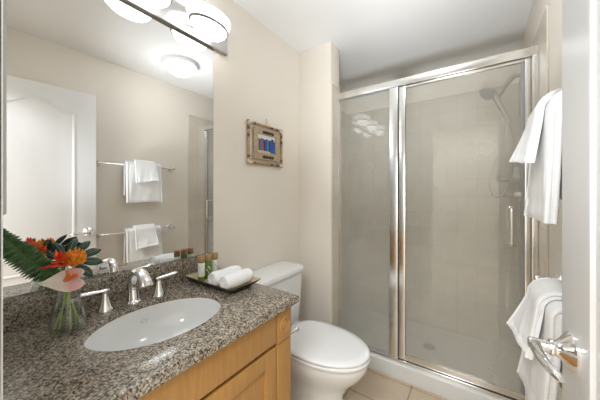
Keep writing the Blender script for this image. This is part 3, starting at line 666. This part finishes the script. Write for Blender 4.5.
# ------------------------------------------------------------------ toilet
TY = 1.262
toi = thing('toilet', (XL+0.4, TY, 0), 'white two-piece toilet with closed lid beside the vanity', 'toilet')
def egg(x0, x1, hw, z, n=44, back=3.2, wy=1.0, ins=0.0):
    xc = x0+(x1-x0)*0.44; out = []
    for i in range(n):
        a = 2*PI*i/n; ca, sa = math.cos(a), math.sin(a)
        if ca >= 0: x = xc+(x1-xc-ins)*ca; y = (hw-ins)*sa
        else:
            x = xc-(xc-x0-ins)*abs(ca)**(2/back); y = (hw-ins)*math.copysign(abs(sa)**(2/back*1.15), sa)
        out.append(Vector((XL+x, TY+y, z)))
    return out
b = B(); b.loft([egg(0.13, 0.60, 0.118, 0.0005, back=2.6), egg(0.13, 0.605, 0.122, 0.012, back=2.6), egg(0.14, 0.60, 0.112, 0.04), egg(0.15, 0.595, 0.100, 0.12), egg(0.15, 0.60, 0.102, 0.19), egg(0.13, 0.64, 0.125, 0.25), egg(0.10, 0.70, 0.160, 0.31), egg(0.07, 0.728, 0.177, 0.355), egg(0.05, 0.737, 0.183, 0.385), egg(0.05, 0.735, 0.182, 0.397), egg(0.055, 0.728, 0.176, 0.401)], True, True)
b.build('toilet_bowl', 'porcelain', toi, smooth=50)
b = B(); b.loft([egg(0.235, 0.742, 0.188, 0.403), egg(0.232, 0.746, 0.191, 0.408), egg(0.232, 0.746, 0.191, 0.416), egg(0.235, 0.742, 0.188, 0.420)]); b.build('toilet_seat', 'seat_plastic', toi, smooth=50)
b = B(); b.loft([egg(0.235, 0.739, 0.186, 0.4225), egg(0.231, 0.744, 0.190, 0.427), egg(0.231, 0.744, 0.190, 0.434), egg(0.236, 0.738, 0.185, 0.440), egg(0.26, 0.70, 0.155, 0.4435), egg(0.36, 0.56, 0.06, 0.445)]); b.build('toilet_lid', 'seat_plastic', toi, smooth=50)
for sg in (-1, 1):
    b = B(); b.tube([(XL+0.225, TY+sg*0.075-0.022, 0.418), (XL+0.225, TY+sg*0.075+0.022, 0.418)], 0.011, 14); b.build('seat_hinge', 'seat_plastic', toi)
def tk(x0, x1, hw, z, r): return [Vector((XL+p.x, TY+p.y, p.z)) for p in rr_(x0, x1, -hw, hw, z, r, 6)]
b = B(); b.loft([tk(0.03, 0.185, 0.185, 0.4025, 0.04), tk(0.022, 0.195, 0.198, 0.42, 0.045), tk(0.018, 0.203, 0.208, 0.55, 0.045), tk(0.012, 0.210, 0.216, 0.735, 0.045)]); b.build('tank', 'porcelain', toi, smooth=50)
b = B(); b.loft([tk(0.008, 0.216, 0.222, 0.7355, 0.05), tk(0.004, 0.222, 0.228, 0.741, 0.055), tk(0.004, 0.222, 0.228, 0.762, 0.055), tk(0.008, 0.217, 0.223, 0.770, 0.05), tk(0.03, 0.19, 0.195, 0.773, 0.04)]); b.build('tank_lid', 'porcelain', toi, smooth=50)
b = B(); b.lathe([(0.013, 0), (0.012, 0.008), (0, 0.01)], (XL+0.21, TY-0.15, 0.68), 16, RM); b.tube([(XL+0.222, TY-0.15, 0.68), (XL+0.225, TY-0.10, 0.675), (XL+0.224, TY-0.075, 0.672)], [0.006, 0.006, 0.005], 10); b.build('flush_lever', 'chrome', toi)
for sg in (-1, 1):
    b = B(); b.lathe([(0.016, 0.0005), (0.016, 0.012), (0.012, 0.02), (0, 0.023)], (XL+0.30, TY+sg*0.142, 0), 18); b.build('bolt_cap', 'seat_plastic', toi, smooth=50)

# chrome holder on the cabinet's side
ph = thing('paper_holder', (-0.70, CY1, 0.632), 'small chrome trumpet-shaped post on the side of the vanity next to the toilet', 'toilet paper holder')
YM = Matrix.Rotation(-PI/2, 4, 'X')
b = B(); b.lathe([(0.026, 0.0005), (0.025, 0.005), (0.014, 0.014), (0.009, 0.03), (0.008, 0.05)], (-0.70, CY1, 0.632), 24, YM); b.build('holder_base', 'chrome', ph, smooth=50)
b = B(); b.lathe([(0.0075, 0.045), (0.007, 0.09), (0.008, 0.105), (0.013, 0.122), (0.015, 0.128), (0.013, 0.132), (0, 0.133)], (-0.70, CY1, 0.632), 24, YM); b.build('holder_post', 'chrome', ph, smooth=50)

# ------------------------------------------------------------------ shower enclosure
SZ0, SZ1 = 0.1125, 2.045
XA, XB = -0.9085, XR-0.0085
en = thing('shower_enclosure', (XA, YS, SZ0), 'bright metal framed glass shower screen standing on the white curb', 'shower screen')
def bar(name, x0, x1, z0, z1, y0_=YS-0.02, y1_=YS+0.02, mat='bright_metal', par=None): return B().box(x0, x1, y0_, y1_, z0, z1, 0.003, 2).build(name, mat, par or en)
bar('header', XA, XB, SZ1-0.048, SZ1, YS-0.024, YS+0.022)
bar('jamb', XA, XA+0.014, SZ0+0.026, SZ1-0.0485); bar('jamb', XB-0.026, XB, SZ0+0.026, SZ1-0.0485)
bar('sill', XA, XB, SZ0, SZ0+0.025, YS-0.024, YS+0.022)
bar('mullion', -0.512, -0.456, SZ0+0.026, SZ1-0.0485)
b = B(); b.box(XA+0.0145, -0.5125, YS-0.003, YS+0.003, SZ0+0.0255, SZ1-0.0488); b.build('fixed_glass', 'shower_glass', en)
b = B(); b.box(XA+0.014, -0.512, YS-0.006, YS+0.006, SZ1-0.0545, SZ1-0.0486); b.box(XA+0.014, -0.512, YS-0.006, YS+0.006, SZ0+0.0252, SZ0+0.031); b.box(-0.518, -0.512, YS-0.007, YS+0.007, SZ0+0.031, SZ1-0.0545); b.build('glazing_seal', 'grey_seal', en)
DX0, DX1, DZ0, DZ1 = -0.448, XB-0.032, SZ0+0.032, SZ1-0.054
sd = thing('shower_door', (DX0, YS, DZ0), 'hazy glass shower door with metal frame and bar handle', 'shower door')
fb = B(); fw_ = 0.040
fb.box(DX0, DX0+fw_, YS-0.014, YS+0.012, DZ0, DZ1, 0.003, 2); fb.box(DX1-0.022, DX1, YS-0.014, YS+0.012, DZ0, DZ1, 0.003, 2)
fb.box(DX0+fw_, DX1-0.022, YS-0.014, YS+0.012, DZ0, DZ0+0.036, 0.003, 2); fb.box(DX0+fw_, DX1-0.022, YS-0.014, YS+0.012, DZ1-0.012, DZ1, 0.003, 2)
fb.build('door_frame', 'bright_metal', sd)
b = B(); b.box(DX0+fw_+0.0005, DX1-0.0225, YS-0.003, YS+0.003, DZ0+0.0365, DZ1-0.0125); b.build('door_glass', 'shower_glass', sd)
b = B(); b.box(DX1-0.036, DX1-0.0222, YS-0.009, YS+0.009, DZ0+0.0365, DZ1-0.0125, 0.002, 1); b.build('magnetic_seal', 'grey_seal', sd)
b = B(); b.box(DX0+0.0, DX1, YS-0.010, YS+0.010, DZ0-0.006, DZ0-0.0005); b.build('sweep', 'black_seal', sd)
b = B(); b.box(DX0-0.0055, DX0-0.0005, YS-0.008, YS+0.008, DZ0, DZ1); b.build('hinge_gap', 'black_seal', sd)
for sg, nm in ((-1, 'pull_handle'), (1, 'pull_handle')):
    hx, za, zb_ = 0.145, 0.985, 1.185; yo = YS+sg*0.0035; yi = YS+sg*0.05
    b = B(); b.tube([(hx, yo, zb_)]+smoothpath([(hx, yi-sg*0.022, zb_), (hx, yi-sg*0.004, zb_-0.005), (hx, yi, zb_-0.025), (hx, yi, (za+zb_)/2), (hx, yi, za+0.025), (hx, yi-sg*0.004, za+0.005), (hx, yi-sg*0.022, za)], 30)+[(hx, yo, za)], 0.0085, 14)
    for z in (za, zb_): b.lathe([(0.013, 0), (0.013, 0.004), (0.009, 0.006)], (hx, yo, z), 16, Matrix.Rotation(-sg*PI/2, 4, 'X'))
    b.build(nm, 'chrome', sd, smooth=50)

# shower fittings
xs = XR-0.008
sh = thing('shower_set', (xs, 2.38, 2.10), 'brushed metal hand shower on a wall arm with hanging hose', 'shower')
LM = Matrix.Rotation(-PI/2, 4, 'Y')
b = B(); b.lathe([(0.030, 0.0005), (0.029, 0.004), (0.018, 0.010), (0.012, 0.013)], (xs, 2.38, 2.105), 24, LM)
b.tube(smoothpath([(xs-0.005, 2.38, 2.105), (xs-0.05, 2.378, 2.10), (0.165, 2.37, 2.055), (0.14, 2.36, 2.02)], 14), 0.0135, 12); b.build('shower_arm', 'brushed_steel', sh, smooth=50)
b = B(); b.tube([(0.143, 2.362, 2.024), (0.128, 2.357, 2.000), (0.10, 2.35, 1.965)], [0.017, 0.020, 0.019], 16); b.build('bracket', 'brushed_steel', sh, smooth=50)
hd = Vector((0.052, 2.34, 2.005)); dn = Vector((-0.62, -0.35, -0.70)).normalized(); q_ = dn.to_track_quat('Z', 'Y').to_matrix().to_4x4()
b = B(); b.lathe([(0.0, -0.032), (0.016, -0.031), (0.030, -0.022), (0.048, -0.004), (0.054, 0.008), (0.053, 0.016), (0.046, 0.018), (0, 0.018)], hd, 28, q_)
b.tube(smoothpath([hd-dn*0.018, (0.095, 2.345, 1.975), (0.125, 2.35, 1.90), (0.155, 2.35, 1.83), (0.178, 2.35, 1.77)], 16), [0.026, 0.027, 0.026, 0.024, 0.022, 0.021, 0.020, 0.019, 0.0185, 0.018, 0.017, 0.0165, 0.0155, 0.015, 0.014, 0.012], 14); hs = b.build('hand_shower', 'brushed_steel', sh, smooth=60)
b = B(); b.lathe([(0, 0.0183), (0.044, 0.0183), (0.044, 0.0205), (0.0, 0.022)], hd, 28, q_); b.build('spray_face', 'grey_seal', hs)
b = B(); b.tube(smoothpath([(0.178, 2.35, 1.772), (0.20, 2.35, 1.68), (0.205, 2.35, 1.55), (0.19, 2.35, 1.40), (0.15, 2.345, 1.27), (0.10, 2.34, 1.245), (0.065, 2.335, 1.33), (0.085, 2.335, 1.47), (0.15, 2.34, 1.62), (0.165, 2.345, 1.78), (0.125, 2.35, 1.93), (0.11, 2.352, 1.965)], 70), 0.0075, 8); b.build('hose', 'brushed_steel', sh, smooth=60)
va = thing('shower_valve', (xs, 2.36, 1.255), 'chrome shower valve lever low on the tiled right wall', 'valve')
b = B(); b.lathe([(0.075, 0.0005), (0.074, 0.004), (0.06, 0.010), (0.03, 0.014), (0.026, 0.05), (0.022, 0.055), (0, 0.056)], (xs, 2.36, 1.255), 32, LM); b.build('valve_plate', 'nickel', va, smooth=40)
b = B(); b.tube([(xs-0.054, 2.36, 1.255), (xs-0.10, 2.355, 1.252), (xs-0.145, 2.35, 1.25)], [0.012, 0.009, 0.008], 12); b.build('valve_lever', 'chrome', va, smooth=50)
so = thing('soap_dish', (xs, YB-0.008, 1.37), 'white ceramic corner soap shelf in the shower corner', 'soap dish')
b = B(); cx_, cy_ = xs-0.0005, YB-0.0085
def q4(r, z): return [Vector((cx_, cy_, z))]+[Vector((cx_-r*math.cos(a), cy_-r*math.sin(a), z)) for a in [PI/2*i/12 for i in range(13)]]
b.loft([q4(0.06, 1.355), q4(0.12, 1.37), q4(0.13, 1.385), q4(0.125, 1.39)]); b.build('shelf', 'porcelain', so)
b = B(); b.loft([q4(0.07, 1.3905), q4(0.05, 1.41), q4(0.035, 1.46), q4(0.02, 1.475)]); b.build('corner_back', 'porcelain', so)
dr = thing('shower_drain', (-0.33, 2.29, 0.03), 'round metal drain in the shower floor', 'drain')
b = B(); b.lathe([(0.05, 0.0005), (0.05, 0.003), (0.045, 0.004), (0, 0.004)], (-0.33, 2.29, 0.03), 28); dd = b.build('drain_plate', 'nickel', dr)
b = B()
for i in range(-3, 4):
    hh = math.sqrt(0.04**2-(i*0.011)**2); b.box(-0.33+i*0.011-0.003, -0.33+i*0.011+0.003, 2.29-hh, 2.29+hh, 0.0341, 0.0346)
b.build('slots', 'black_seal', dd)

# ------------------------------------------------------------------ towel rails and towels
BX = XR-0.065
def rail(z, label):
    o = thing('towel_rail', (XR, 1.11, z), label, 'towel rail', 'towel rails on the right wall')
    b = B(); b.tube([(BX, 0.795, z), (BX, 1.435, z)], 0.0075, 14); b.build('rail', 'chrome', o)
    for y in (0.80, 1.43):
        b = B(); b.lathe([(0.028, 0.0005), (0.027, 0.004), (0.016, 0.014), (0.010, 0.03), (0.009, 0.052), (0.014, 0.056), (0.015, 0.066), (0.012, 0.075), (0, 0.077)], (XR, y, z), 24, LM); b.build('rail_post', 'chrome', o, smooth=50)
rail(1.519, 'upper chrome towel rail on the cream right wall'); rail(0.917, 'lower chrome towel rail on the cream right wall')
def drape(name, z, y0, y1, R0, Tk, front, back, flare, seed, label, group, band=True, ybias=0.0, tilt=0.0, power=1.4):
    rnd = random.Random(seed); Rc = R0+Tk/2
    path = []
    for i in range(9): path.append((BX+Rc, z-back*(1-i/8), 1-i/8, 1))
    for i in range(1, 12): a = PI*i/12; path.append((BX+Rc*math.cos(a), z+Rc*math.sin(a), 0, 0))
    for i in range(21): path.append((BX-Rc, z-front*i/20, i/20, -1))
    o = thing(name, (BX, (y0+y1)/2, z), label, 'towel', group)
    ny = 27; b = B(); rings_ = []
    for j in range(ny):
        f = j/(ny-1); edge = min(1.0, math.sin(PI*min(1, max(0.0, min(f, 1-f)*7.0))*0.5)+0.35)
        outer = []; inner = []; M_ = len(path)
        for i, (x, zz, s, sd_) in enumerate(path):
            a, c = path[max(0, i-1)], path[min(M_-1, i+1)]
            tx, tz = c[0]-a[0], c[1]-a[1]; l_ = math.hypot(tx, tz); nx, nz = tz/l_, -tx/l_      # outward normal
            if sd_ == 0 or sd_ == 1: pass
            wob = 0.0
            fl = 0.0
            if sd_ == -1:
                fl = flare*s**power*(1+ybias*(f-0.5))
                wob = 0.0025*math.sin(f*9+seed+s*3)*s+0.001*math.sin(f*23+seed*2+s*5)*s
            t_ = Tk*edge
            endr = 1.0
            if i == 0 or i == M_-1: endr = 0.55
            if band and sd_ == -1 and 0.76 < s < 0.86: endr = 0.80
            yy = y0+(y1-y0)*f+(0.004*math.sin(s*7+seed) if sd_ == -1 else 0)+(f-0.5)*0.006*s
            zw = zz-(tilt*(0.5-f)*s if sd_ == -1 else 0)+(0.002*math.sin(f*9+seed) if s > 0.95 else 0)
            fold = 1.0
            outer.append(Vector((x-fl+wob+(nx if False else -nx*-1)*0, yy, zw))+Vector((-nz*0, 0, 0))+Vector((nx, 0, nz))*(-t_/2*endr))
            inner.append(Vector((x-fl+wob, yy, zw))+Vector((nx, 0, nz))*(t_/2*endr))
        rings_.append(outer+inner[::-1])
    b.loft(rings_, True, True); cl_ = b.build('cloth', 'towel', o, smooth=70)
    # the folded layers show as rolled edges along the two long sides
    for yy in (y0, y1):
        sg = -1 if yy == y0 else 1
        for off in (-0.28, 0.28):
            hm = B(); pts = []
            for i, (x, zz, s, sd_) in enumerate(path):
                a, c = path[max(0, i-1)], path[min(len(path)-1, i+1)]
                tx, tz = c[0]-a[0], c[1]-a[1]; l_ = math.hypot(tx, tz); nx, nz = tz/l_, -tx/l_
                f = 0.0 if sg < 0 else 1.0
                fl = flare*s**power*(1+ybias*(f-0.5)) if sd_ == -1 else 0
                pts.append(Vector((x-fl, yy+(f-0.5)*0.006*s-sg*0.001, zz-(tilt*(0.5-f)*s if sd_ == -1 else 0)))+Vector((nx, 0, nz))*(-Tk*off))
            hm.tube(pts, Tk*0.235, 8)
            hm.build('folded_edge', 'towel', o, smooth=70)
for z, tagz, f1, f2, fl in ((1.519, 'upper', 0.335, 0.145, 0.036), (0.917, 'lower', 0.335, 0.145, 0.042)):
    drape('bath_towel', z, 0.995, 1.285, 0.009, 0.028, f1, 0.27, 0.018 if tagz == 'upper' else 0.034, 3 if tagz == 'upper' else 5, 'large folded white towel hanging over the %s rail' % tagz, 'bath towels on the rails', ybias=0.6)
    drape('hand_towel', z, 1.055, 1.225, 0.0385, 0.020, f2, 0.12, fl, 8 if tagz == 'upper' else 11, 'small folded white towel laid over the big towel on the %s rail' % tagz, 'hand towels on the rails', ybias=0.78, tilt=0.022, power=1.15)
